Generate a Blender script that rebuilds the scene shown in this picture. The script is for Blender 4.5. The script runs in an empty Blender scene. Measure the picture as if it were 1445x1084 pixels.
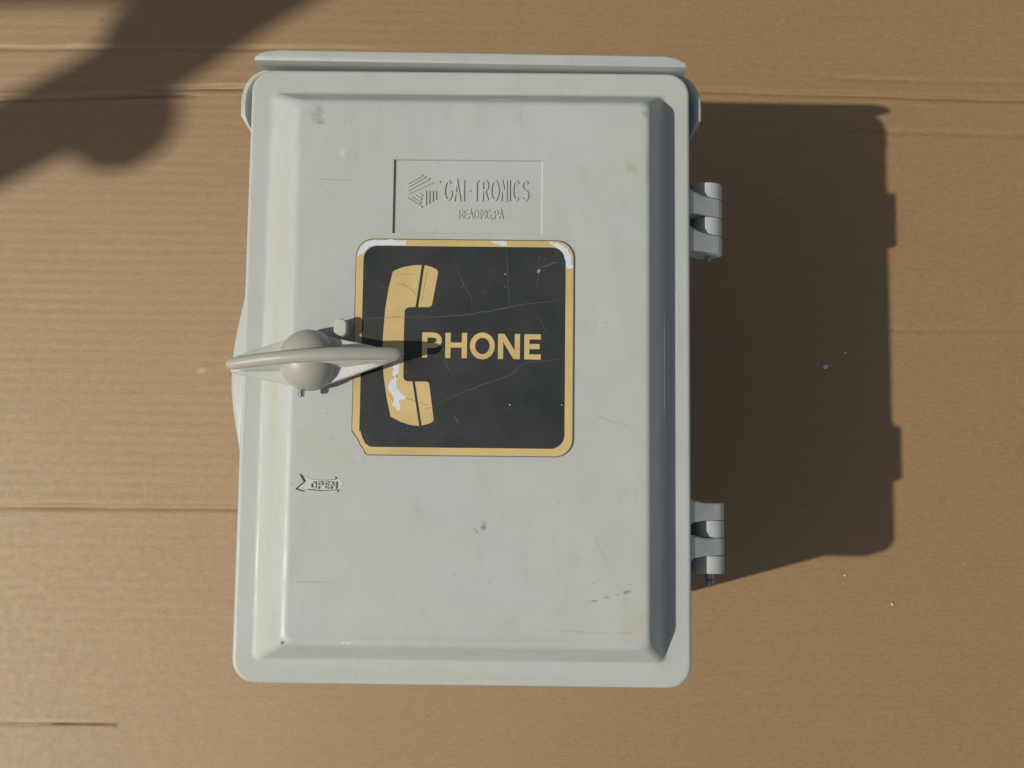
import bpy, bmesh, math, random
from mathutils import Vector, Matrix, noise
random.seed(7)
S = bpy.context.scene
COL = S.collection

# ------------------------------------------------------------ camera
cam_d = bpy.data.cameras.new('camera')
cam = bpy.data.objects.new('camera', cam_d); COL.objects.link(cam)
cam.location = (0.0328, -0.0641, 0.8915)
cam.rotation_euler = (0.0891, 0.0052, 0.0115)
cam_d.sensor_width = 36.0
cam_d.lens = 36.12
cam_d.clip_start = 0.02; cam_d.clip_end = 200
S.camera = cam

# ------------------------------------------------------------ sky, sun, exposure
SUN = Vector((0.856, 0.259, -1.0))              # direction the light travels
W = bpy.data.worlds.new('World'); S.world = W; W.use_nodes = True
wn = W.node_tree; bg = wn.nodes['Background']
sky = wn.nodes.new('ShaderNodeTexSky'); sky.sky_type = 'NISHITA'; sky.sun_disc = False
sky.air_density = 0.8; sky.dust_density = 1.0; sky.ozone_density = 0.0
sky.sun_elevation = math.radians(48.2); sky.sun_rotation = math.atan2(-SUN.x, -SUN.y)
hs_ = wn.nodes.new('ShaderNodeHueSaturation'); hs_.inputs['Saturation'].default_value = 0.5     # pale, slightly hazy sky
wn.links.new(sky.outputs[0], hs_.inputs['Color']); wn.links.new(hs_.outputs[0], bg.inputs[0]); bg.inputs[1].default_value = 0.068
sl = bpy.data.lights.new('sun', 'SUN'); sl.energy = 3.05; sl.angle = math.radians(0.75); sl.color = (1.0, 0.945, 0.85)
so = bpy.data.objects.new('sun', sl); COL.objects.link(so)
so.rotation_euler = SUN.to_track_quat('-Z', 'Y').to_euler(); so.location = (-3, -1, 3.5)
vs = S.view_settings; vs.view_transform = 'Standard'; vs.look = 'None'; vs.gamma = 1; vs.exposure = 0.13
vs.use_curve_mapping = False

# ------------------------------------------------------------ materials
class N:
    """small helper round a node tree"""
    def __init__(s, name, rough=0.5, spec=0.5, metal=0.0):
        s.m = bpy.data.materials.new(name); s.m.use_nodes = True
        s.t = s.m.node_tree; s.b = s.t.nodes['Principled BSDF']
        s.b.inputs['Roughness'].default_value = rough
        s.b.inputs['Specular IOR Level'].default_value = spec
        s.b.inputs['Metallic'].default_value = metal
        tc = s.t.nodes.new('ShaderNodeTexCoord'); s.co = tc.outputs['Object']
    def put(s, sock, v):
        if hasattr(v, 'is_linked'): s.t.links.new(v, sock)
        elif isinstance(v, (tuple, list)) and len(v) == 3 and sock.type == 'RGBA': sock.default_value = (*v, 1)
        else: sock.default_value = v
    def mapping(s, scale=(1, 1, 1), rot=0.0, loc=(0, 0, 0)):
        n = s.t.nodes.new('ShaderNodeMapping'); s.put(n.inputs[0], s.co)
        n.inputs['Scale'].default_value = scale; n.inputs['Rotation'].default_value = (0, 0, rot); n.inputs['Location'].default_value = loc
        return n.outputs[0]
    def noise(s, scale, detail=3, rough=0.5, vec=None, dist=0.0):
        n = s.t.nodes.new('ShaderNodeTexNoise'); s.put(n.inputs['Vector'], vec or s.co)
        n.inputs['Scale'].default_value = scale; n.inputs['Detail'].default_value = detail
        n.inputs['Roughness'].default_value = rough; n.inputs['Distortion'].default_value = dist
        return n.outputs['Fac']
    def voro(s, scale, vec=None, out='Distance'):
        n = s.t.nodes.new('ShaderNodeTexVoronoi'); s.put(n.inputs['Vector'], vec or s.co); n.inputs['Scale'].default_value = scale
        return n.outputs[out]
    def ramp(s, v, a, b, lo=0.0, hi=1.0):
        n = s.t.nodes.new('ShaderNodeMapRange'); n.clamp = True
        s.put(n.inputs[0], v); n.inputs[1].default_value = a; n.inputs[2].default_value = b
        n.inputs[3].default_value = lo; n.inputs[4].default_value = hi
        return n.outputs[0]
    def math(s, op, a, b=0.0):
        n = s.t.nodes.new('ShaderNodeMath'); n.operation = op; s.put(n.inputs[0], a); s.put(n.inputs[1], b); return n.outputs[0]
    def mix(s, f, a, b, mode='MIX'):
        n = s.t.nodes.new('ShaderNodeMix'); n.data_type = 'RGBA'; n.blend_type = mode
        s.put(n.inputs[0], f); s.put(n.inputs[6], a); s.put(n.inputs[7], b); return n.outputs[2]
    def spot(s, x, y, rx, ry, nz, rot=0.0, edge=0.5):
        """mask of an uneven stain at x, y (mm) with radii rx, ry (mm)"""
        a = s.t.nodes.new('ShaderNodeVectorMath'); a.operation = 'SUBTRACT'; s.put(a.inputs[0], s.co); a.inputs[1].default_value = (x/1000, y/1000, 0)
        r = s.t.nodes.new('ShaderNodeVectorRotate'); r.rotation_type = 'Z_AXIS'; s.put(r.inputs['Vector'], a.outputs[0]); r.inputs['Angle'].default_value = rot
        b = s.t.nodes.new('ShaderNodeVectorMath'); b.operation = 'MULTIPLY'; s.put(b.inputs[0], r.outputs[0]); b.inputs[1].default_value = (1000/rx, 1000/ry, 0)
        l = s.t.nodes.new('ShaderNodeVectorMath'); l.operation = 'LENGTH'; s.put(l.inputs[0], b.outputs[0])
        d = s.math('ADD', l.outputs['Value'], s.math('MULTIPLY', s.math('SUBTRACT', nz, 0.5), 2.4))
        return s.ramp(d, 1.0, 1.0-edge)
    def bump(s, h, dist, strength=1.0, prev=None):
        n = s.t.nodes.new('ShaderNodeBump'); s.put(n.inputs['Height'], h); n.inputs['Distance'].default_value = dist; n.inputs['Strength'].default_value = strength
        if prev is not None: s.put(n.inputs['Normal'], prev)
        s.put(s.b.inputs['Normal'], n.outputs[0]); return n.outputs[0]
    def color(s, c): s.put(s.b.inputs['Base Color'], c); return s.m

def paint(name, base, warm, warm_amt=0.5, marks=True, rough=0.42):
    n = N(name, rough, 0.45)
    blot = n.noise(9, 5, 0.62)
    c = n.mix(n.ramp(blot, 0.38, 0.72, 0, warm_amt), base, warm)
    c = n.mix(n.ramp(n.noise(55, 5, 0.7), 0.5, 0.75, 0, 0.16), c, tuple(v*0.80 for v in base))
    # faint rubbed streaks and handling scratches
    st = n.noise(1, 3, 0.55, n.mapping((22, 420, 60), 0.10))
    c = n.mix(n.ramp(st, 0.63, 0.76, 0, 0.13), c, tuple(v*0.72 for v in base))
    st2 = n.noise(1, 2, 0.5, n.mapping((620, 30, 60), -0.45, (3, 1, 0)))
    c = n.mix(n.ramp(st2, 0.70, 0.78, 0, 0.18), c, tuple(min(1, v*1.18) for v in base))
    ch = n.noise(1, 5, 0.65, n.mapping((16, 7, 16), 0.35, (1, 6, 2)))
    c = n.mix(n.ramp(ch, 0.50, 0.72, 0, 0.45), c, tuple(min(1, v*1.14) for v in base))
    gr = n.noise(1, 4, 0.7, n.mapping((90, 34, 60), 0.2, (7, 3, 1)))
    c = n.mix(n.ramp(gr, 0.54, 0.74, 0, 0.34), c, tuple(v*k for v, k in zip(base, (0.82, 0.78, 0.68))))
    # specks of dirt
    sp = n.math('MULTIPLY', n.ramp(n.voro(190), 0.13, 0.06), n.ramp(n.noise(60, 2), 0.56, 0.64))
    c = n.mix(n.math('MULTIPLY', sp, 0.45), c, (0.13, 0.115, 0.09))
    sp2 = n.math('MULTIPLY', n.ramp(n.voro(420), 0.16, 0.08), n.ramp(n.noise(38, 2, 0.5, n.mapping(loc=(5, 2, 0))), 0.58, 0.66))
    c = n.mix(n.math('MULTIPLY', sp2, 0.28), c, (0.12, 0.11, 0.10))
    if marks:
        fine = n.noise(420, 4, 0.7)
        for (x, y, rx, ry, ro, col, a) in (
            (-92.7, 156, 5, 7, 0.5, (0.24, 0.185, 0.12), 0.42), (-90, 151, 3, 3, 0, (0.22, 0.17, 0.11), 0.55),
            (100.5, 124, 7, 4, 0.8, (0.33, 0.28, 0.17), 0.38),
            (13, -94.5, 1.9, 3.2, 0.1, (0.14, 0.14, 0.12), 0.8), (9, -97, 1.0, 3.0, -0.6, (0.2, 0.2, 0.17), 0.6),
            (79, -137, 3.6, 0.8, -0.15, (0.25, 0.17, 0.12), 0.7), (86, -135, 3.2, 0.8, -0.15, (0.25, 0.17, 0.12), 0.7),
            (93, -133.2, 2.4, 0.8, -0.2, (0.25, 0.17, 0.12), 0.7), (98, -131.5, 2.8, 1.2, -0.3, (0.24, 0.16, 0.11), 0.75),
            (-80, 115, 17, 0.45, 0.02, (0.2, 0.19, 0.17), 0.5), (-76, 132, 2.6, 3.6, 0, (0.55, 0.60, 0.61), 0.5),
            (20, 168.6, 13, 2.2, 0.04, (0.66, 0.72, 0.76), 0.75), (-88, -128, 18, 0.7, 0.0, (0.27, 0.26, 0.23), 0.45),
            (-66, -163, 4, 1.2, 0, (0.66, 0.7, 0.72), 0.6), (-104.5, -163.6, 1.6, 1.8, 0, (0.10, 0.09, 0.08), 0.8),
            (70, -155, 26, 0.7, 0.03, (0.28, 0.26, 0.22), 0.3), (98, -155, 7, 0.9, 0.03, (0.2, 0.19, 0.17), 0.3), (-117, -20, 4, 130, 0.0, (0.42, 0.385, 0.28), 0.45), (-112, 90, 3, 60, 0.0, (0.42, 0.39, 0.29), 0.4),
            (10, -160.5, 95, 3.5, 0.0, (0.39, 0.37, 0.28), 0.45), (104, -150, 9, 14, 0.2, (0.40, 0.375, 0.28), 0.45), (-20, -186, 110, 4, 0.0, (0.38, 0.37, 0.29), 0.35), (-80, 30, 20, 26, 0.4, (0.36, 0.355, 0.30), 0.35),
            (86, -30, 14, 0.7, 0.35, (0.30, 0.29, 0.26), 0.5), (98, -34, 6, 0.6, 0.5, (0.3, 0.29, 0.26), 0.5),
            (84, -110, 0.6, 16, -0.45, (0.32, 0.31, 0.28), 0.5), (-82, -49, 26, 13, 0.3, (0.40, 0.385, 0.31), 0.4),
            (-60, -60, 12, 8, 0, (0.42, 0.4, 0.33), 0.35), (60, 150, 22, 14, 0.2, (0.50, 0.52, 0.50), 0.25),
            (109, 158, 2.5, 3, 0, (0.22, 0.2, 0.17), 0.55), (110, 122, 1.5, 9, 0, (0.3, 0.27, 0.23), 0.45),
            (130, 172, 8, 10, 0.7, (0.47, 0.44, 0.34), 0.5), (-128, 183, 10, 6, 0.6, (0.46, 0.42, 0.33), 0.5)):
            c = n.mix(n.math('MULTIPLY', n.spot(x, y, rx, ry, fine, ro, 0.7), a), c, col)
    n.put(n.b.inputs['Roughness'], n.ramp(n.noise(40, 4), 0.3, 0.7, rough-0.06, rough+0.12))
    h = n.bump(n.noise(9, 2, 0.4), 0.0016, 0.35)
    n.bump(n.noise(900, 3), 0.00012, 0.35, h)
    return n.color(c)

GREY = (0.414, 0.443, 0.416)
M = {}
M['paint'] = paint('grey_door_paint', GREY, (0.425, 0.418, 0.350), 0.55)
M['body'] = paint('grey_body_paint', GREY, (0.41, 0.405, 0.345), 0.3, False)
M['handle'] = paint('worn_handle_paint', (0.375, 0.365, 0.315), (0.27, 0.25, 0.195), 0.6, False, 0.36)
M['web'] = paint('web_paint', (0.52, 0.52, 0.475), (0.45, 0.43, 0.36), 0.3, False, 0.38)
M['stud'] = paint('stud_paint', (0.47, 0.47, 0.43), (0.40, 0.375, 0.31), 0.4, False)

def flat(name, col, col2, sc, rough, spec=0.5, amt=0.5, metal=0.0):
    n = N(name, rough, spec, metal)
    c = n.mix(n.ramp(n.noise(sc, 4, 0.6), 0.35, 0.7, 0, amt), col, col2)
    c = n.mix(n.ramp(n.noise(sc*9, 3, 0.7), 0.55, 0.75, 0, 0.25), c, tuple(v*0.82 for v in col))
    n.put(n.b.inputs['Roughness'], n.ramp(n.noise(sc*2, 3), 0.3, 0.7, rough-0.07, rough+0.1))
    n.bump(n.noise(sc*3, 3), 0.0002, 0.3)
    return n.color(c)
M['yellow'] = flat('sign_yellow', (0.585, 0.44, 0.185), (0.47, 0.335, 0.13), 38, 0.45, 0.5, 0.9)
def sign_black():
    n = N('sign_black', 0.34, 0.5)
    c = n.mix(n.ramp(n.noise(30, 5, 0.7), 0.35, 0.7), (0.022, 0.027, 0.024), (0.032, 0.037, 0.033))
    for k, (sc, ro) in enumerate((((35, 900, 50), 0.5), ((40, 1000, 50), -0.35), ((30, 800, 50), 1.2))):
        st = n.noise(1, 2, 0.5, n.mapping(sc, ro, (k*3.1, 2, 0)))
        c = n.mix(n.ramp(st, 0.72, 0.80, 0, 0.30), c, (0.12, 0.12, 0.11))
    dust = n.math('MULTIPLY', n.ramp(n.voro(260), 0.12, 0.05), n.ramp(n.noise(70, 2), 0.58, 0.66))
    c = n.mix(n.math('MULTIPLY', dust, 0.6), c, (0.25, 0.25, 0.24))
    n.put(n.b.inputs['Roughness'], n.ramp(n.noise(25, 5, 0.65), 0.3, 0.7, 0.27, 0.46))
    n.bump(n.noise(22, 3), 0.0006, 0.35)
    return n.color(c)
M['black'] = sign_black()
M['white'] = flat('bared_white', (0.60, 0.64, 0.68), (0.50, 0.53, 0.55), 160, 0.5)
M['edge'] = flat('sign_edge_grime', (0.085, 0.085, 0.08), (0.16, 0.15, 0.13), 200, 0.7)
M['dark_outline'] = flat('recess_outline', (0.16, 0.145, 0.12), (0.30, 0.29, 0.25), 700, 0.8, 0.3, 1.0)
M['crack_pale'] = flat('pale_crack', (0.085, 0.09, 0.082), (0.036, 0.039, 0.036), 120, 0.6)
M['crack_dark'] = flat('dark_crack', (0.27, 0.18, 0.07), (0.16, 0.11, 0.05), 300, 0.6)
M['rust'] = flat('rust_spot', (0.26, 0.17, 0.12), (0.36, 0.30, 0.25), 500, 0.8)
M['chrome'] = flat('bright_steel', (0.62, 0.63, 0.64), (0.5, 0.5, 0.5), 200, 0.20, 0.5, 0.5, 1.0)
M['steel'] = flat('dull_steel', (0.36, 0.36, 0.37), (0.24, 0.24, 0.24), 250, 0.42, 0.5, 0.6, 0.9)
M['crumb'] = flat('crumb_yellow', (0.52, 0.42, 0.20), (0.42, 0.32, 0.14), 900, 0.7)
M['chip'] = flat('chip_white', (0.66, 0.74, 0.80), (0.5, 0.55, 0.6), 900, 0.5)
M['bark'] = flat('bark', (0.13, 0.095, 0.065), (0.07, 0.05, 0.035), 22, 0.9)
M['concrete'] = flat('concrete', (0.30, 0.29, 0.27), (0.22, 0.21, 0.2), 6, 0.9)

def cardboard():
    n = N('cardboard', 0.6, 1.45); n.b.inputs['Specular Tint'].default_value = (1.0, 0.92, 0.80, 1)
    c = n.mix(n.ramp(n.noise(5, 4, 0.6), 0.3, 0.7, 0, 0.5), (0.238, 0.133, 0.041), (0.260, 0.150, 0.050))
    # pressed flute lines, one every 8.9 mm, stronger and weaker in places
    w = n.t.nodes.new('ShaderNodeTexWave'); w.bands_direction = 'Y'; w.wave_profile = 'SIN'
    n.put(w.inputs['Vector'], n.mapping((0.3, 1, 1), 0.006)); w.inputs['Scale'].default_value = 35.3; w.inputs['Distortion'].default_value = 2.6
    w.inputs['Detail'].default_value = 2; w.inputs['Detail Scale'].default_value = 1.2
    wv = n.math('MULTIPLY', n.ramp(w.outputs['Fac'], 0.45, 1.0), n.ramp(n.noise(1, 3, 0.6, n.mapping((9, 26, 1))), 0.35, 0.7))
    c = n.mix(n.math('MULTIPLY', wv, 0.20), c, (0.165, 0.100, 0.040))
    fl = n.noise(1, 2, 0.5, n.mapping((12, 105, 1), 0.004), 0.2)
    c = n.mix(n.ramp(fl, 0.45, 0.70, 0, 0.14), c, (0.170, 0.105, 0.043))
    # paper fibre
    fb = n.noise(1, 4, 0.75, n.mapping((260, 640, 1)))
    c = n.mix(n.ramp(fb, 0.42, 0.72, 0, 0.50), c, (0.330, 0.215, 0.100))
    fb2 = n.noise(1, 3, 0.7, n.mapping((120, 420, 1), 0.02, (2, 7, 0)))
    c = n.mix(n.ramp(fb2, 0.46, 0.70, 0, 0.42), c, (0.148, 0.090, 0.036))
    # loose pale and dark fibres
    sp = n.math('MULTIPLY', n.ramp(n.voro(150), 0.07, 0.03), n.ramp(n.noise(30, 2), 0.52, 0.6))
    c = n.mix(n.math('MULTIPLY', sp, 0.55), c, (0.07, 0.042, 0.018))
    sp = n.math('MULTIPLY', n.ramp(n.voro(120, n.mapping((1, 0.5, 1), 0.7, (3, 3, 0))), 0.06, 0.025), n.ramp(n.noise(26, 2, 0.5, n.mapping(loc=(8, 1, 0))), 0.52, 0.6))
    c = n.mix(n.math('MULTIPLY', sp, 0.5), c, (0.48, 0.40, 0.27))
    # torn slit with dark brown inside, scuffed crease end
    fine = n.noise(520, 4, 0.7)
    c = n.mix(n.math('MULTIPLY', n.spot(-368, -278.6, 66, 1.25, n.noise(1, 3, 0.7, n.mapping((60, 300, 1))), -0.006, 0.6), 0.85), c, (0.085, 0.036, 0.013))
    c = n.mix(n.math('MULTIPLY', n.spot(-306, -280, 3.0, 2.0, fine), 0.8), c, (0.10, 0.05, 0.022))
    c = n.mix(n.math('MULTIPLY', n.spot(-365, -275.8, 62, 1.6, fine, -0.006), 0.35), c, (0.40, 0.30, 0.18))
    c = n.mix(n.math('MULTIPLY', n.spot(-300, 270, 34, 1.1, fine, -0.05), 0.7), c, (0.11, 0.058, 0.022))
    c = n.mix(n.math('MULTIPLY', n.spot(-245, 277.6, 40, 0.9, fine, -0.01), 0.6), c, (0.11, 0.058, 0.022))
    c = n.mix(n.math('MULTIPLY', n.spot(-245, 24, 5, 3, fine), 0.5), c, (0.42, 0.32, 0.2))
    n.put(n.b.inputs['Roughness'], n.ramp(n.noise(160, 4), 0.3, 0.7, 0.58, 0.64))
    h = n.bump(n.noise(1, 3, 0.6, n.mapping((9, 120, 1))), 0.0010, 0.15)
    n.bump(fb, 0.0003, 0.5, h)
    return n.color(c)
M['cardboard'] = cardboard()

# ------------------------------------------------------------ mesh helpers (coordinates in mm)
def link(name, verts, faces, mat, parent=None, smooth=30, kind=None):
    me = bpy.data.meshes.new(name)
    me.from_pydata([(x*0.001, y*0.001, z*0.001) for x, y, z in verts], [], faces)
    bm = bmesh.new(); bm.from_mesh(me); bmesh.ops.recalc_face_normals(bm, faces=bm.faces); bm.to_mesh(me); bm.free()
    o = bpy.data.objects.new(name, me); COL.objects.link(o)
    if mat: me.materials.append(M[mat])
    if smooth: me.shade_smooth(); me.set_sharp_from_angle(angle=math.radians(smooth))
    if parent: o.parent = parent
    if kind: o['kind'] = kind
    return o
def thing(name, label, cat, group=None):
    o = bpy.data.objects.new(name, None); COL.objects.link(o); o.empty_display_size = 0.05
    tag(o, label, cat, group); return o
def tag(o, label, cat, group=None):
    o['label'] = label; o['category'] = cat
    if group: o['group'] = group
    return o
def loft(loops, cap0=True, cap1=True):
    n = len(loops[0]); v = [p for l in loops for p in l]; f = []
    for k in range(len(loops)-1):
        for i in range(n):
            j = (i+1) % n; f.append((k*n+i, k*n+j, (k+1)*n+j, (k+1)*n+i))
    if cap0: f.append(tuple(range(n-1, -1, -1)))
    if cap1: f.append(tuple((len(loops)-1)*n+i for i in range(n)))
    return v, f
def join(*parts):
    V, Fc = [], []
    for v, f in parts:
        b = len(V); V += v; Fc += [tuple(i+b for i in q) for q in f]
    return V, Fc
def rrect(x0, x1, y0, y1, r, z, n=6):
    out = []
    for cx, cy, a in ((x1-r, y1-r, 0), (x0+r, y1-r, 90), (x0+r, y0+r, 180), (x1-r, y0+r, 270)):
        for k in range(n+1):
            t = math.radians(a+90*k/n); out.append((cx+r*math.cos(t), cy+r*math.sin(t), z))
    return out
def prism(poly, z0, z1, bev=0.0):
    loops = [[(x, y, z0) for x, y in poly]]
    if bev:
        cx = sum(p[0] for p in poly)/len(poly); cy = sum(p[1] for p in poly)/len(poly)
        w = max(max(abs(p[0]-cx) for p in poly), 0.1); h = max(max(abs(p[1]-cy) for p in poly), 0.1)
        loops.append([(x, y, z1-bev) for x, y in poly])
        loops.append([(cx+(x-cx)*(1-bev/w), cy+(y-cy)*(1-bev/h), z1) for x, y in poly])
    else: loops.append([(x, y, z1) for x, y in poly])
    return loft(loops)
def ribbon(pts, w, z0, z1, closed=False, taper=False):
    """flat stroke with mitred corners, standing z0..z1"""
    n = len(pts); L, R = [], []
    for i, p in enumerate(pts):
        a = Vector(pts[i-1]) if (i or closed) else None
        b = Vector(pts[(i+1) % n]) if (i < n-1 or closed) else None
        q = Vector(p)
        d1 = (q-a).normalized() if a is not None else None
        d2 = (b-q).normalized() if b is not None else None
        d1 = d1 if d1 is not None else d2; d2 = d2 if d2 is not None else d1
        t = (d1+d2).normalized(); nm = Vector((-t.y, t.x)); k = max(0.35, nm.dot(Vector((-d1.y, d1.x))))
        ww = w*0.5/k
        if taper: ww *= 0.25+0.75*math.sin(math.pi*(i+0.4)/(n-0.2))
        L.append(q+nm*ww); R.append(q-nm*ww)
    v = []
    for l, r in zip(L, R): v += [(l.x, l.y, z0), (l.x, l.y, z1), (r.x, r.y, z1), (r.x, r.y, z0)]
    f = []
    for i in range(n if closed else n-1):
        a, b = 4*i, 4*((i+1) % n)
        for k in range(4): f.append((a+k, a+(k+1) % 4, b+(k+1) % 4, b+k))
    if not closed: f += [(0, 1, 2, 3), (4*n-1, 4*n-2, 4*n-3, 4*n-4)]
    return v, f
def cyl(p0, p1, r, n=16, bev=0.0):
    p0, p1 = Vector(p0), Vector(p1); d = (p1-p0).normalized(); q = d.to_track_quat('Z', 'Y')
    def ring(c, rr): return [tuple(c+q @ Vector((rr*math.cos(2*math.pi*k/n), rr*math.sin(2*math.pi*k/n), 0))) for k in range(n)]
    loops = [ring(p0, r)]
    if bev: loops += [ring(p1-d*bev, r), ring(p1, r-bev)]
    else: loops.append(ring(p1, r))
    return loft(loops)
def catmull(P, sub):
    out = []
    for i in range(len(P)-1):
        p0, p1, p2, p3 = P[max(i-1, 0)], P[i], P[i+1], P[min(i+2, len(P)-1)]
        for k in range(sub):
            t = k/sub
            out.append([0.5*(2*b+(c-a)*t+(2*a-5*b+4*c-d)*t*t+(3*b-a-3*c+d)*t**3) for a, b, c, d in zip(p0, p1, p2, p3)])
    out.append(list(P[-1])); return out
def tube(P, n=14, flatten=1.0, bumpy=0.0, seed=0):
    """P: list of (x, y, z, radius)"""
    loops = []
    for i, p in enumerate(P):
        a = Vector(P[max(i-1, 0)][:3]); b = Vector(P[min(i+1, len(P)-1)][:3]); d = (b-a).normalized()
        up = Vector((0, 0, 1)) if abs(d.z) < 0.9 else Vector((1, 0, 0))
        s = d.cross(up).normalized(); u = s.cross(d); c = Vector(p[:3]); ring = []
        for k in range(n):
            t = 2*math.pi*k/n; dr = s*math.cos(t)+u*(math.sin(t)*flatten)
            r = p[3]
            if bumpy: r *= 1+bumpy*noise.noise(Vector((dr.x*1.7+seed, dr.y*1.7+i*0.35, dr.z*1.7)))
            ring.append(tuple(c+dr*r))
        loops.append(ring)
    return loft(loops)

# stroke letters in a 0..1 box
def arc(cx, cy, rx, ry, a0, a1, n=10):
    return [(cx+rx*math.cos(math.radians(a0+(a1-a0)*k/n)), cy+ry*math.sin(math.radians(a0+(a1-a0)*k/n))) for k in range(n+1)]
GLYPH = {
    'P': [[(0, 0), (0, 1)], [(0, 1), (.55, 1)] + arc(.55, .74, .45, .26, 80, -80) + [(.55, .48), (0, .48)]],
    'H': [[(0, 0), (0, 1)], [(1, 0), (1, 1)], [(0, .52), (1, .52)]],
    'O': ['closed', arc(.5, .5, .5, .5, 0, 351, 39)],
    'N': [[(0, 0), (0, 1)], [(1, 0), (1, 1)]],
    'E': [[(0, 0), (0, 1)], [(0, 1), (1, 1)], [(0, .52), (.92, .52)], [(0, 0), (1, 0)]],
    'G': [arc(.5, .5, .5, .5, 50, 315, 18) + [(.95, .2), (.95, .45), (.6, .45)]],
    'A': [[(0, 0), (.5, 1), (1, 0)], [(.2, .34), (.8, .34)]],
    'I': [[(.5, 0), (.5, 1)]],
    '-': [[(0, .5), (1, .5)]],
    'T': [[(0, 1), (1, 1)], [(.5, 0), (.5, 1)]],
    'R': [[(0, 0), (0, 1)], [(0, 1), (.5, 1)] + arc(.5, .76, .5, .24, 80, -80) + [(.5, .52), (0, .52)], [(.45, .5), (1, 0)]],
    'C': [arc(.5, .5, .5, .5, 48, 312, 18)],
    'S': [arc(.5, .75, .48, .25, 30, 250, 12) + arc(.5, .25, .5, .25, 75, -150, 12)],
    'D': [[(0, 0), (0, 1)], [(0, 1), (.35, 1)] + arc(.4, .5, .6, .5, 80, -80, 12) + [(.35, 0), (0, 0)]],
    ',': [[(.6, .12), (.3, -.22)]]}
def letter(ch, x0, x1, y0, y1, w, z0, z1, mat, parent, smooth=30):
    g = GLYPH[ch]; closed = g[0] == 'closed'; parts = []
    ax, bx, ay, by = x0+w/2, x1-w/2, y0+w/2, y1-w/2
    for k, st in enumerate(g[1:] if closed else g):
        pts = []
        for u, t in st:
            X = ax+(bx-ax)*u; Y = ay+(by-ay)*t
            if len(st) == 2 and abs(st[0][0]-st[1][0]) < 1e-6: Y = y0 if t < 0.01 else (y1 if t > 0.99 else Y)
            pts.append((X, Y))
        if ch in 'AT' and len(st) == 3: pts[0] = (pts[0][0], y0); pts[2] = (pts[2][0], y0)
        parts.append(ribbon(pts, w, z0, z1-0.02*k, closed))
    if ch == 'N': parts.append(prism([(x0+0.05, y1), (x1-w*1.22, y0), (x1-0.05, y0), (x0+w*1.22, y1)], z0, z1-0.04))
    v, f = join(*parts)
    return link('letter', v, f, mat, parent, smooth)

# ------------------------------------------------------------ the setting
g = link('ground', [(-20000, -20000, -6), (20000, -20000, -6), (20000, 20000, -6), (-20000, 20000, -6)], [(0, 1, 2, 3)], 'concrete', None, 0)
g['kind'] = 'structure'

# cardboard sheet: flutes, creases and a torn slit as relief
def poly_y(pts, x):
    if x <= pts[0][0]: return pts[0][1]
    for (a, b), (c, d) in zip(pts, pts[1:]):
        if x <= c: return b+(d-b)*(x-a)/(c-a)
    return pts[-1][1]
CREASE = [  # points, depth, half width, x from, x to
    ([(-620, 313), (-437, 313.8), (-156, 316.4), (100, 317)], 0.75, 2.6, -620, -110),
    ([(-620, 262), (-434, 266.6), (-333, 270.5), (-287, 273)], 1.7, 3.0, -620, -262),
    ([(-320, 277.5), (-206, 278.8), (190, 280.3), (480, 274.6), (620, 272)], 1.5, 2.6, -305, 620),
    ([(280, 294), (326, 293.4), (481, 290.3), (620, 288)], 0.7, 2.6, 300, 620),
    ([(150, 248.5), (190, 247.8), (479, 242.9), (620, 240)], 0.9, 2.8, 120, 620),
    ([(-620, -97), (-414, -95.7), (-211, -94.6), (0, -94)], 0.8, 2.8, -620, 100),
    ([(300, 66.4), (322, 66.6), (474, 68.2), (620, 69)], 0.5, 2.2, 300, 620),
    ([(120, 56.6), (186, 57), (316, 58.4), (340, 58.5)], 0.6, 2.4, 100, 318),
    ([(-620, -280), (-404, -279), (-304, -278.3)], 0.8, 1.1, -620, -304)]
def height(x, y):
    z = 0.06*math.cos(2*math.pi*(y+0.006*x+1.3*noise.noise(Vector((x*0.004, y*0.01, 3))))/8.9)*(0.7+0.6*noise.noise(Vector((x*0.012, y*0.02, 8))))
    z += 0.9*noise.noise(Vector((x*0.0035, y*0.006, 1)))+0.05*noise.noise(Vector((x*0.03, y*0.06, 4)))+0.05*noise.noise(Vector((x*0.012, y*0.022, 6)))
    for pts, dep, hw, xa, xb in CREASE:
        if x < xa-30 or x > xb+30: continue
        yc = poly_y(pts, x)+0.9*noise.noise(Vector((x*0.02, dep*50, hw)))
        d = (y-yc)/hw
        if abs(d) > 4: continue
        fade = max(0, min(1, (x-xa)/22+0.5))*max(0, min(1, (xb-x)/22+0.5))
        z -= 2.3*dep*fade*(0.8+0.5*noise.noise(Vector((x*0.03, hw, dep))))*(math.exp(-d*d)-0.35*math.exp(-(d/1.9)**2))
    return z
xs = [-620+8.0*k for k in range(156)]
ys = [-480+1.4*k for k in range(687)]
V = [(x, y, height(x, y)-1.2) for y in ys for x in xs]
nx = len(xs); Fc = [(j*nx+i, j*nx+i+1, (j+1)*nx+i+1, (j+1)*nx+i) for j in range(len(ys)-1) for i in range(nx-1)]
b0 = len(V)   # rim and underside
rim = [i for i in range(nx)]+[j*nx+nx-1 for j in range(1, len(ys))]+[(len(ys)-1)*nx+i for i in range(nx-2, -1, -1)]+[j*nx for j in range(len(ys)-2, 0, -1)]
V += [(V[i][0], V[i][1], -5.6) for i in rim]
for k in range(len(rim)):
    j = (k+1) % len(rim); Fc.append((rim[k], b0+k, b0+j, rim[j]))
Fc.append(tuple(b0+k for k in range(len(rim))))
cb = link('cardboard_sheet', V, Fc, 'cardboard', None, 40)
tag(cb, 'flat brown corrugated cardboard sheet with creases, lying under the grey box', 'cardboard')

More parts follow.
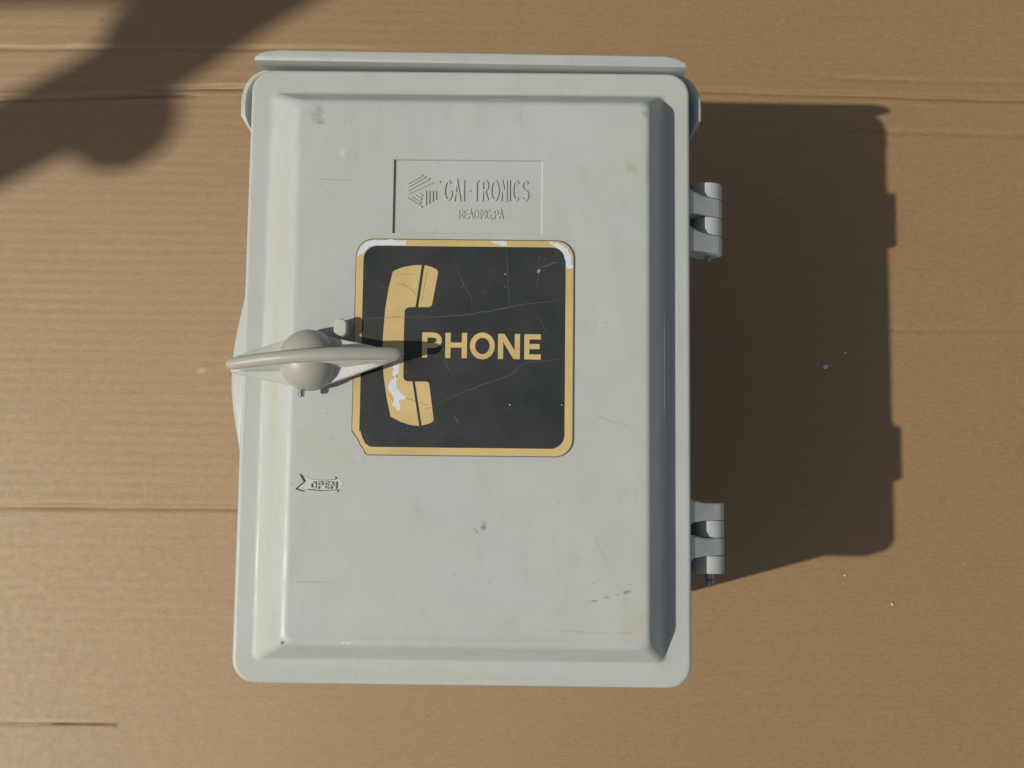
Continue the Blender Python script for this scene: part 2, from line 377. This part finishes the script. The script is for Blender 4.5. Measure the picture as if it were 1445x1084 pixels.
# ------------------------------------------------------------ the phone box
F, T = 254.5, 277.5              # height of the door flange and of its raised panel
box = thing('phone_box', 'grey painted metal outdoor phone box with PHONE sign, lying on cardboard', 'phone box')

lp = []
for z, dx in ((0.5, 128), (3, 129), (66, 130.5), (69, 130.5), (69.5, 127), (75, 127), (75.5, 130.8), (200, 133), (F-18.2, 133)):
    lp.append(rrect(-dx, dx, -dx-50, dx+50, 15, z))
v, f = loft(lp); link('enclosure', v, f, 'body', box)

# door: flange, sloping shoulder, raised panel with two cut recesses
def frame(u, z, r):
    return rrect(-126+20.0*u, 124-12.6*u, -177+12.8*u, 178-12.8*u, r, z)
def outer(d, z): return rrect(-140+d, 140-d, -191.5+d, 193.4-d, 14-d, z)
loops = [outer(0.6, F-18), outer(0, F-17), outer(0, F-2.2), outer(0.35, F-1.0), outer(1.0, F-0.3), outer(2.0, F), outer(2.8, F),
         frame(-0.13, F, 5.5), frame(-0.07, F, 5), frame(0.02, F+0.35, 4.5), frame(0.10, F+1.5, 4.5), frame(0.14, F+2.6, 4.5), frame(0.80, F+18.4, 5),
         frame(0.86, F+19.8, 5), frame(0.95, F+21.5, 5.5), frame(1.06, F+22.7, 6), frame(1.18, F+23, 6), frame(1.24, F+23, 6)]
v, f = loft(loops); door = link('door', v, f, 'paint', box, 0)
ARROW = [(-98.4, -64.0), (-96.0, -65.3), (-91.7, -67.3), (-84.6, -67.9), (-76.5, -67.4), (-76.4, -65.5), (-71.2, -69.7), (-74.8, -75.6),
         (-75.1, -73.9), (-84.4, -74.6), (-93.3, -73.8), (-95.0, -75.2), (-100.4, -73.6), (-95.4, -69.1)]
KS, KX, KY = 0.9925, 0.25, -0.48     # the panel face is laid out a little under full size
def fit(q): return [(x*KS+KX, y*KS+KY) for x, y in q]
def onpanel(o): o.scale = (KS, KS, 1); o.location = (KX*0.001, KY*0.001, 0); return o
cutters = []
v, f = loft([[(x, y, T-1.7) for x, y in fit([(-45.2, 83.6), (45.5, 83.6), (45.5, 129.2), (-45.2, 129.2)])], [(x, y, T) for x, y in fit([(-45.5, 83.2), (46.6, 83.2), (46.6, 129.6), (-45.5, 129.6)])],
             [(x, y, T+5) for x, y in fit([(-45.5, 83.2), (46.6, 83.2), (46.6, 129.6), (-45.5, 129.6)])]]); cutters.append(link('cut', v, f, None, None, 0))
v, f = prism(fit(ARROW), T-1.5, T+5); cutters.append(link('cut', v, f, None, None, 0))
for c in cutters:
    m = door.modifiers.new('b', 'BOOLEAN'); m.operation = 'DIFFERENCE'; m.object = c; m.solver = 'EXACT'
dg = bpy.context.evaluated_depsgraph_get(); dg.update()
me = bpy.data.meshes.new_from_object(door.evaluated_get(dg)); door.modifiers.clear(); door.data = me
for c in cutters: bpy.data.objects.remove(c, do_unlink=True)
me.shade_smooth(); me.set_sharp_from_angle(angle=math.radians(32))

# latch bulge on the long side of the door
arc_pts = [(-139.0+0.0, 56)]
N_ = 18; P = []
for k in range(N_+1):
    t = k/N_; y = 56-116*t; P.append((-139.2-9.2*math.sin(math.pi*t)**1.15, y))
def crescent(s, z): return [(-137.0, -60, z)] + [(-137.5, 56, z)] + [(-139.2+(x+139.2)*s, y, z) for x, y in P]
v, f = loft([crescent(1, F-30), crescent(1, F-9), crescent(0.93, F-6), crescent(0.72, F-3.8), crescent(0.45, F-3.2)]); link('latch_bulge', v, f, 'body', box, 40)

# rain hood along the top edge
def hood(yi, yo, xl, z):
    q = [(-xl, yi), (xl, yi), (xl, yi+1.6), (xl-2.6, yo-2.6), (xl-7, yo-1.1), (xl-14, yo), (-xl+14, yo), (-xl+7, yo-1.1), (-xl+2.6, yo-2.6), (-xl, yi+1.6)]
    a = -0.0075
    return [(x-y*a*0, y+x*a, z) for x, y in q]
v, f = loft([hood(180, 199, 128, F-64), hood(180, 202.5, 136.5, F-40), hood(196.0, 202.9, 137.0, F-36), hood(195.6, 203.7, 138.2, F-6),
             hood(195.0, 202.4, 136.8, F+7.0), hood(195.2, 201.7, 136.4, F+8.0), hood(196.0, 200.7, 135.6, F+8.4)])
link('rain_hood', v, f, 'body', box, 28)
# flared drip wings round the two top corners
def wing(sg):
    st = []
    for k in range(6): st.append((141.0, 154+4.2*k, 1, 0))
    for k in range(1, 10):
        t = math.radians(90*k/10); st.append((123+18*math.cos(t), 176+18*math.sin(t), math.cos(t), math.sin(t)))
    st += [(123, 194, 0, 1), (116, 194.3, 0, 1)]
    loops = []
    for x, y, nx_, ny_ in st:
        k = max(0.12, min(1, (y-153.0)/13.0)); h = 0 if y > 166 else (166-y)*0.5
        e = 1 if y < 188 else max(0.6, 1-(y-188)*0.07)
        prof = ((-4, F-52), (-3.6, F-30-h), (-1.8, F-25.5-h), (0.6*k, F-19-h), (2.6*k*e, F-13-h), (4.0*k*e, F-11.4-h), (5.4*k*e, F-10.2-h), (7.6*k*e, F-10.4-h), (8.4*k*e, F-11.4-h), (7.4*k*e, F-17-h), (2.0*k, F-36-h), (0, F-52))
        loops.append([(sg*(x+o*nx_), y+o*ny_-sg*0.4, z) for o, z in prof])
    v, f = loft(loops); link('drip_wing', v, f, 'body', box, 40)
wing(-1); wing(1)

# hinges
def knuckle(prof, y0, y1, parent, spread):
    a = [(x, y0-(spread if x < 141 else spread*0.35 if x < 144 else 0), z) for x, z in prof]
    b = [(x, y0+0.6, z) for x, z in prof]; c = [(x, y1-0.6, z) for x, z in prof]
    d = [(x, y1+(spread if x < 141 else spread*0.35 if x < 144 else 0), z) for x, z in prof]
    cx, cz = 155, F-25
    def sh(l, k): return [(x if x < 146 else cx+(x-cx)*k, y, z if x < 146 else cz+(z-cz)*k) for x, y, z in l]
    v, f = loft([sh(a, 0.95), b, c, sh(d, 0.95)]); link('knuckle', v, f, 'body', parent, 35)
AX, AZ, AR = 154.8, F-25.5, 10.2
def arcxz(a0, a1, n): return [(AX+AR*math.cos(math.radians(a0+(a1-a0)*k/n)), AZ+AR*math.sin(math.radians(a0+(a1-a0)*k/n))) for k in range(n+1)]
DOOR_ARM = [(138.8, F-2.6), (140.4, F-3.0), (142, F-4.2), (143.8, F-5.6), (150, F-10.2), (156.5, F-14.6)] + arcxz(70, -110, 12) + [(146, F-30), (138.8, F-16)]
BODY_ARM = [(131, F-34), (138, F-31), (145, F-24)] + arcxz(160, -110, 16) + [(143, F-40), (131, F-52)]
def hinge(spans, pins, label):
    r = bpy.data.objects.new('hinge', None); COL.objects.link(r); r.parent = box; r['label'] = label
    for kind, y1, y0 in spans: knuckle(DOOR_ARM if kind == 'd' else BODY_ARM, y0, y1, r, 2.6 if kind == 'd' else 0)
    for p0, p1, rad in pins:
        v, f = cyl(p0, p1, rad, 16, 0.5); link('hinge_pin', v, f, 'steel', r)
    return r
hinge([('b', 127.0, 116.8), ('d', 116.4, 104.6), ('b', 104.2, 92.6), ('d', 92.2, 80.4)],
      [((AX, 126, AZ+2), (AX, 128.6, AZ+2), 1.9), ((AX+1, 81, AZ), (AX+1, 76.5, AZ), 2.0)], 'hinge with a short pin, by the sign end of the door')
hinge([('d', -80.0, -90.5), ('b', -90.8, -101.5), ('d', -101.8, -112.5), ('b', -112.9, -124.0)],
      [((AX+1, -123, AZ), (AX+1, -128.4, AZ), 2.8), ((AX+1, -128.7, AZ), (AX+1, -132.6, AZ), 2.9)], 'hinge with a long dark pin sticking out below')

# raised maker's lettering in the recessed plate
plate = link('nameplate', *prism([(-45.0, 83.8), (45.3, 83.8), (45.3, 129.0), (-45.0, 129.0)], T-1.69, T-1.64), 'paint', box, 0); onpanel(plate)
zb, zt = T-1.65, T-0.90
for ch, x0, x1 in (('G', -15.0, -9.2), ('A', -8.9, -3.9), ('I', -3.3, -1.7), ('-', -1.0, 1.9), ('T', 3.0, 7.6), ('R', 8.5, 13.0), ('O', 13.7, 19.5),
                   ('N', 20.1, 24.5), ('I', 25.0, 26.4), ('C', 27.2, 32.5), ('S', 33.0, 37.8)):
    if ch == '-': v, f = ribbon([(x0, 110.4), (x1, 110.4)], 1.0, zb, zt); link('letter', v, f, 'paint', plate, 30)
    else: letter(ch, x0, x1, 103.9+x0*0.008, 117.1+x0*0.008, 1.3, zb, zt, 'paint', plate)
xx = -5.3
for ch, wd in (('R', 3.0), ('E', 2.6), ('A', 3.4), ('D', 3.0), ('I', 1.2), ('N', 3.1), ('G', 3.2), (',', 1.2), ('P', 2.7), ('A', 3.2)):
    letter(ch, xx, xx+wd, 92.9, 98.7, 0.70, zb, zt-0.15, 'paint', plate); xx += wd+(0.10 if ch != ',' else 0.5)-0.12*(ch == 'I')
for a, b in (((-36.8, 114.8), (-27.9, 120.0)), ((-36.7, 112.7), (-26.1, 119.0)), ((-36.7, 110.4), (-23.5, 118.0)), ((-36.3, 108.4), (-20.8, 115.9)), ((-20.6, 116.1), (-16.8, 115.9)),
             ((-36.9, 105.3), (-27.8, 99.7)), ((-34.5, 106.0), (-28.7, 102.4)), ((-32.3, 107.1), (-28.2, 104.6)), ((-30.0, 108.4), (-27.6, 106.9)),
             ((-25.9, 110.0), (-25.7, 101.2)), ((-23.8, 110.0), (-23.7, 102.1)), ((-21.7, 110.0), (-21.6, 103.6)), ((-19.7, 110.0), (-19.6, 104.8))):
    v, f = ribbon([a, b], 1.1, zb, zt); link('logo_bar', v, f, 'paint', plate, 30)

# OPEN arrow: letters standing in the cut recess
inset = [(-84.8+(x+84.8)*0.985, -70.3+(y+70.3)*0.95) for x, y in ARROW]
arrow = link('open_arrow', *prism(inset, T-1.48, T-1.42), 'web', box, 0); onpanel(arrow)
for ch, x0, x1 in (('O', -91.7, -87.9), ('P', -87.3, -84.2), ('E', -83.3, -80.3), ('N', -79.6, -75.9)):
    letter(ch, x0, x1, -73.3, -69.0, 0.85, T-1.45, T-0.25, 'paint', arrow)

v, f = ribbon([(-84.8+(x+84.8)*0.99, -70.3+(y+70.3)*0.965) for x, y in ARROW], 0.6, T-1.46, T-1.38, True); link('outline_strip', v, f, 'dark_outline', arrow, 0)  # thin dark strip following the arrow outline on the recess floor
# PHONE sign
def rpoly(x0, x1, y0, y1, r, cut):
    q = [(x, y) for x, y, _ in rrect(x0, x1, y0, y1, r, 0, 8)]
    if cut:   # broken corner
        q = q[:18] + [(x0, y0+14.6), (x0+1.6, y0+12.2), (x0+2.6, y0+11.0), (x0+4.3, y0+8.4), (x0+5.4, y0+5.8), (x0+7.0, y0+4.2), (x0+7.8, y0+2.0), (x0+9.4, y0)] + q[27:]
    return q
sg = bpy.data.objects.new('phone_sign', None); COL.objects.link(sg); sg.parent = box; onpanel(sg)
v, f = prism(rpoly(-67.4, 66.0, -52.9, 79.5, 11, True), T, T+0.9); link('backing_plate', v, f, 'edge', sg, 0)
v, f = prism(rpoly(-66.9, 65.5, -52.3, 78.9, 10.6, True), T+0.88, T+1.0); link('yellow_border', v, f, 'yellow', sg, 0)
q = rpoly(-62.6, 60.8, -47.8, 75.0, 8.4, False)
q = q[:18] + [(-62.6, -39.0), (-62.1, -38.0), (-60.8, -42.0), (-59.0, -45.6), (-57.0, -47.2), (-55.2, -47.8)] + q[27:]
q = [(x, y) for x, y in q]
v, f = prism(q, T+0.98, T+1.06); link('black_field', v, f, 'black', sg, 0)
HS1 = [(-44.6, 58.8), (-43.4, 59.9), (-38.0, 62.0), (-32.0, 63.1), (-26.9, 63.4), (-30.2, 38.0+0.0), (-30.4, 37.3), (-34.2, 37.2), (-35.9, 36.4), (-36.8, 34.8), (-37.0, 20), (-36.7, -5.6), (-36.0, -7.3), (-34.4, -8.0), (-31.2, -8.1), (-26.6, -34.9),
       (-32.0, -34.4), (-38.0, -32.5), (-43.9, -29.4), (-46.6, -18.0), (-48.8, -4.0), (-49.7, 8.4), (-49.6, 20), (-48.6, 36), (-46.8, 49.0)]
HS2 = [(-25.2, 63.2), (-21.0, 62.2), (-17.7, 60.6), (-16.9, 59.2), (-17.1, 57.4), (-20.2, 39.0), (-20.9, 37.9), (-22.2, 37.4), (-28.6, 37.3)]
HS3 = [(-29.7, -8.1), (-22.6, -8.1), (-21.5, -8.7), (-21.0, -9.8), (-18.0, -30.6), (-18.2, -31.8), (-19.0, -32.6), (-22, -33.9), (-25.1, -34.7)]
# the earpiece slits lean: straighten the shared edges
HS1[4] = (-26.9, 63.3); HS1[5] = (-29.9, 39.5)
hs = bpy.data.objects.new('handset_symbol', None); COL.objects.link(hs); hs.parent = sg
for poly in (HS1, HS2, HS3):
    v, f = prism(poly, T+1.05, T+1.12); link('handset_piece', v, f, 'yellow', hs, 0)
for ch, x0, x1 in (('P', -25.8, -13.8), ('H', -11.7, 1.4), ('O', 3.2, 18.3), ('N', 20.2, 33.5), ('E', 36.1, 47.7)):
    dy = -0.008*(x0+25)
    e = 0.45 if ch == 'O' else 0
    letter(ch, x0, x1, 6.5-e+dy, 21.9+e+dy, 3.15, T+1.05, T+1.14, 'yellow', sg, 0)
def ragged(poly, amp, sub=4, seed=1):
    out = []
    for i, a in enumerate(poly):
        b = poly[(i+1) % len(poly)]
        for k in range(sub):
            t = k/sub; x = a[0]+(b[0]-a[0])*t; y = a[1]+(b[1]-a[1])*t
            out.append((x+amp*noise.noise(Vector((x*0.9, y*0.9, seed))), y+amp*noise.noise(Vector((x*0.9, y*0.9, seed+5)))))
    return out
for poly in ([(-65.9, 70.4), (-64.4, 74.0), (-61.5, 77.2), (-56.4, 78.7), (-36.0, 78.7), (-37.0, 75.6), (-54.5, 75.4), (-59.0, 74.2), (-62.0, 71.0), (-66.4, 68.2)],
             [(50.3, 78.6), (53.5, 78.5), (53.0, 77.7), (56.2, 77.9), (62.0, 74.0), (64.8, 68.3), (65.2, 62.2), (61.3, 62.0), (60.9, 66.8), (59.2, 71.6), (55.9, 74.4)],
             [(14.6, 78.7), (24.9, 78.6), (24.4, 75.6), (20.0, 76.6), (16.8, 77.6)],
             [(-42.7, 3.2), (-39.2, 3.8), (-39.4, -2.1), (-41.2, -5.9), (-43.1, -4.3)],
             [(-44.1, -7.0), (-41.1, -7.0), (-40.3, -12.9), (-34.8, -18.2), (-38.5, -19.8), (-37.9, -25.1), (-39.4, -26.2), (-42.7, -22.5), (-41.5, -18.2), (-46.1, -12.4)],
             [(-42.2, -5.0), (-40.6, -5.0), (-40.8, -7.6), (-41.8, -7.6)]):
    v, f = prism(ragged(poly, 1.0, 6), T+1.0, T+1.17+0.01*len(poly)/5); link('bared_patch', v, f, 'white', sg, 0)
def wander(pts, amp, sub=5, seed=2):
    q = catmull([(x, y) for x, y in pts], sub)
    return [(x+amp*noise.noise(Vector((x*0.25, y*0.25, seed))), y+amp*noise.noise(Vector((x*0.25, y*0.25, seed+9)))) for x, y in q]
pale = [([(-62, 29.5), (-49, 30.6)], .30), ([(-36, 31.2), (-7.3, 32.1), (16.2, 35.6), (31.3, 39.0), (60.4, 42.8)], .42), ([(-6.9, 68.0), (-2.3, 53.9), (3.2, 44.1), (4.2, 35.4)], .34),
        ([(24.4, 74.6), (25.7, 53.1), (27.0, 37.8)], .30), ([(42.0, 35.5), (46, 29), (49.7, 22.0)], .30), ([(-17.1, -21.2), (-1.2, -14.6), (15.8, -8.0), (27.5, -3.5), (38.1, 4.1), (60.5, 6.5)], .34),
        ([(56.0, 66.3), (49.3, 63.9), (43.4, 60.4)], .75), ([(45.0, 65.3), (44.5, 59.8), (43.5, 51.1)], .35), ([(-6.4, -28.0), (-4.2, -30.5), (-2.9, -33.6)], .55),
        ([(-13.4, 6.8), (-10, 1), (-6.8, -3.9)], .32), ([(-53, 52), (-46, 48)], .3), ([(-15, -22), (-24, -25)], .25)]
for k, (p, w) in enumerate(pale):
    v, f = ribbon(wander(p, 0.9, 6, k), w, T+1.04, T+1.145+0.002*k, taper=True); link('crack', v, f, 'crack_pale', sg, 0)
dark = [([(-42.8, 52.2), (-37.5, 50.7), (-32.3, 47.6), (-29.9, 43.4)], .35), ([(-23.7, 60.3), (-24.6, 52.9), (-26.0, 46.6), (-27.0, 39.3)], .3), ([(-36.1, -18.5), (-32.0, -19.0), (-28.6, -21.0)], .4),
        ([(-27.6, -21.3), (-24, -22), (-20.6, -22.4)], .3), ([(-49.3, 30.5), (-43, 30.9), (-37.2, 31.2)], .35), ([(-46, -16), (-43, -20)], .25), ([(-41, 58), (-35, 57.2), (-30, 58.2)], .25)]
for k, (p, w) in enumerate(dark):
    v, f = ribbon(wander(p, 0.7, 6, k+30), w, T+1.08, T+1.17+0.002*k, taper=True); link('crack', v, f, 'crack_dark', hs, 0)
for x, y, r, mt in ((44.2, 59.9, 0.9, 'rust'), (44.6, 60.4, 0.6, 'white'), (27.7, -21.7, 0.42, 'white'), (59.0, -21.4, 0.35, 'white'), (24.0, 58.2, 0.35, 'white')):
    q = ragged([(x+r*math.cos(t*math.pi/4), y+r*math.sin(t*math.pi/4)) for t in range(8)], r*0.6, 2, x)
    v, f = prism(q, T+1.04, T+1.19+0.02*r); link('chip_mark', v, f, mt, sg, 0)

# wing handle: hub, web and grip bar
hd = bpy.data.objects.new('handle', None); COL.objects.link(hd); hd.parent = box; onpanel(hd)
HX, HY = -92.0, 3.0
prof = [(15.5, T), (16.6, T+2), (17.6, T+6), (18.0, T+11), (17.6, T+15), (16.3, T+19.5), (13.8, T+23.5), (10.2, T+26.6), (5.5, T+28.4), (1.2, T+29)]
v, f = loft([[(HX+r*math.cos(2*math.pi*k/40), HY+r*1.02*math.sin(2*math.pi*k/40), z) for k in range(40)] for r, z in prof]); link('hub', v, f, 'handle', hd, 50)
A, B = Vector((-139.0, -1.6)), Vector((-33.6, 6.0)); D = (B-A); L_ = D.length; D.normalize(); Pn = Vector((-D.y, D.x)); C = (A+B)/2
def spine(t): return C+D*(t*L_/2)+Pn*(1.3*(1-t*t))
lw = []; M_ = 28
for k in range(M_+1):
    t = -0.95+1.90*k/M_
    tc = (t*L_/2+C.x-HX+0.0)          # distance from the hub
    w = 15.8*max(0.0, 1-(abs(t+0.09)/1.09)**1.12)+0.7
    zb_ = T+10+7*abs(t)**1.2; zr = T+21+11*(1-t*t); e = C+D*(t*L_/2)+Pn*(0.6*(1-t*t)); s = spine(t)
    q = max(0.2, min(1, (w-4.2)/4.0)); zc = zr-3.0-(zr-3.0-zb_-4.2)*q*0.8; g1 = min(w*0.9, 4.6)
    ring = [(e-Pn*w, zb_-1.4), (e-Pn*w, zb_+0.9), (e-Pn*(w-0.5), zb_+1.7), (e-Pn*(w*0.9-0.1), zb_+1.9), (s-Pn*(g1*0.6+w*0.27), zb_*0.55+zc*0.45), (s-Pn*g1, zc), (s-Pn*min(w*0.8, 3.0), zr-2.4), (s-Pn*1.0, zr),
            (s+Pn*1.0, zr), (s+Pn*min(w*0.8, 3.0), zr-2.4), (s+Pn*g1, zc), (s+Pn*(g1*0.6+w*0.27), zb_*0.55+zc*0.45), (e+Pn*(w*0.9-0.1), zb_+1.9), (e+Pn*(w-0.5), zb_+1.7), (e+Pn*w, zb_+0.9), (e+Pn*w, zb_-1.4)]
    lw.append([(p.x, p.y, z) for p, z in ring])
v, f = loft(lw); link('web', v, f, 'web', hd, 40)
P = []
for k in range(41):
    t = -1+2*k/40; s = spine(t*0.99); r = 3.95*min(1, math.sqrt(max(0, 1-((abs(t)-0.90)/0.10)**2)) if abs(t) > 0.90 else 1)
    P.append((s.x, s.y, T+22.5+11*(1-t*t), max(r*(1-0.14*abs(t)**3), 0.5)))
v, f = tube(P, 18, 0.95); link('grip_bar', v, f, 'handle', hd, 60)
v, f = cyl((-95.4, -10, T+13), (-95.6, -19.2, T+13), 1.9, 20, 0.5); link('set_pin', v, f, 'chrome', hd)
# padlock stud
q = []
for k in range(12): t = math.pi*k/11; q.append((-73.8+4.0*math.cos(t), 24.5+4.0*math.sin(t)))
for k in range(12): t = math.pi+math.pi*k/11; q.append((-73.8+4.0*math.cos(t), 21.2+4.0*math.sin(t)))
v, f = prism(q, T, T+11.5, 0.8); onpanel(link('stop_stud', v, f, 'stud', box, 35))

# ------------------------------------------------------------ small debris on the cardboard
def crumb(name, x, y, r, mat, label, cat, group=None, seed=0):
    z = height(x, y)-1.2; bm = bmesh.new(); bmesh.ops.create_icosphere(bm, subdivisions=2, radius=r)
    for q in bm.verts: q.co *= 1+0.6*noise.noise(q.co*(1.1/r)+Vector((seed, 3, 1))); q.co.z *= 0.5
    lo = min(q.co.z for q in bm.verts)
    vv = [(q.co.x, q.co.y, q.co.z-lo-0.05) for q in bm.verts]; ff = [tuple(w.index for w in p.verts) for p in bm.faces]; bm.free()
    o = link(name, vv, ff, mat, None, 0); o.location = (x*0.001, y*0.001, z*0.001); tag(o, label, cat, group)
crumb('paint_chip', 300.2, 33.4, 1.9, 'chip', 'pale blue white chip lying in the shadow of the box', 'chip', None, 1)
crumb('paint_chip', 318.0, 46.2, 0.9, 'chip', 'tiny pale speck near the edge of the box shadow', 'chip', None, 4)
crumb('crumb', 354.3, -169.7, 1.4, 'crumb', 'larger yellow crumb on sunlit cardboard below the box shadow', 'crumb', 'crumbs on the cardboard', 2)
crumb('crumb', 314.3, -145.7, 1.1, 'crumb', 'small yellow crumb on sunlit cardboard close under the box shadow', 'crumb', 'crumbs on the cardboard', 3)

# ------------------------------------------------------------ unseen stand-in tree, added to throw the soft shadow on the sheet
tree = thing('standin_tree', 'unseen stand-in tree added to shade the corner of the cardboard', 'tree')
tree.location = (-0.95, 0.90, -0.006)
def sh(x, y, z): return (x-0.856*z, y-0.259*z, z)         # point at height z that shades x, y
def local(P): return [(x+950, y-900, z+6, r) for x, y, z, r in P]
trunk = [(-950, 900, -6, 120), (-955, 880, 150, 92), (-985, 760, 700, 80), (-1060, 480, 1100, 64), (*sh(-70, 640, 1240), 52), (*sh(-128, 430, 1290), 44)]
trunk[4] = (*sh(-60, 560, 1250), 50)
v, f = tube(local(catmull(trunk, 8)), 16, 1, 0.22, 3); link('trunk', v, f, 'bark', tree, 60)
limb = [(*sh(-128, 430, 1290), 42), (*sh(-205, 372, 1300), 37), (*sh(-250, 338, 1305), 35), (*sh(-300, 306, 1310), 35), (*sh(-352, 270, 1310), 37), (*sh(-432, 226, 1300), 37), (*sh(-540, 160, 1290), 34), (*sh(-700, 60, 1330), 25), (*sh(-800, -60, 1400), 12)]
v, f = tube(local(catmull(limb, 8)), 16, 1, 0.10, 8); link('limb', v, f, 'bark', tree, 60)
fork = [(*sh(-128, 430, 1290), 36), (*sh(-230, 404, 1330), 34), (*sh(-340, 390, 1350), 34), (*sh(-450, 388, 1360), 33), (*sh(-620, 380, 1400), 26), (*sh(-800, 350, 1500), 12)]  # second limb, added for the shadow strip at the sheet corner
v, f = tube(local(catmull(fork, 8)), 16, 1, 0.10, 5); link('limb', v, f, 'bark', tree, 60)
def shadow_lump(x, y, z, r, sx, seed):
    c = sh(x, y, z); bm = bmesh.new(); bmesh.ops.create_icosphere(bm, subdivisions=3, radius=r)
    vv = []
    for q in bm.verts:
        k = 1+0.12*noise.noise(q.co*(2/r)+Vector((seed, 0, 0))); vv.append((c[0]+q.co.x*k*sx+950, c[1]+q.co.y*k-900, c[2]+q.co.z*k+6))
    ff = [tuple(w.index for w in p.verts) for p in bm.faces]; bm.free(); link('shadow_lump', vv, ff, 'bark', tree, 60)
shadow_lump(-304, 330, 1305, 34, 0.85, 9); shadow_lump(-327, 246, 1310, 45, 0.85, 2); shadow_lump(-360, 276, 1310, 32, 0.75, 6)  # lumps added to shape the outline of the cast shadow
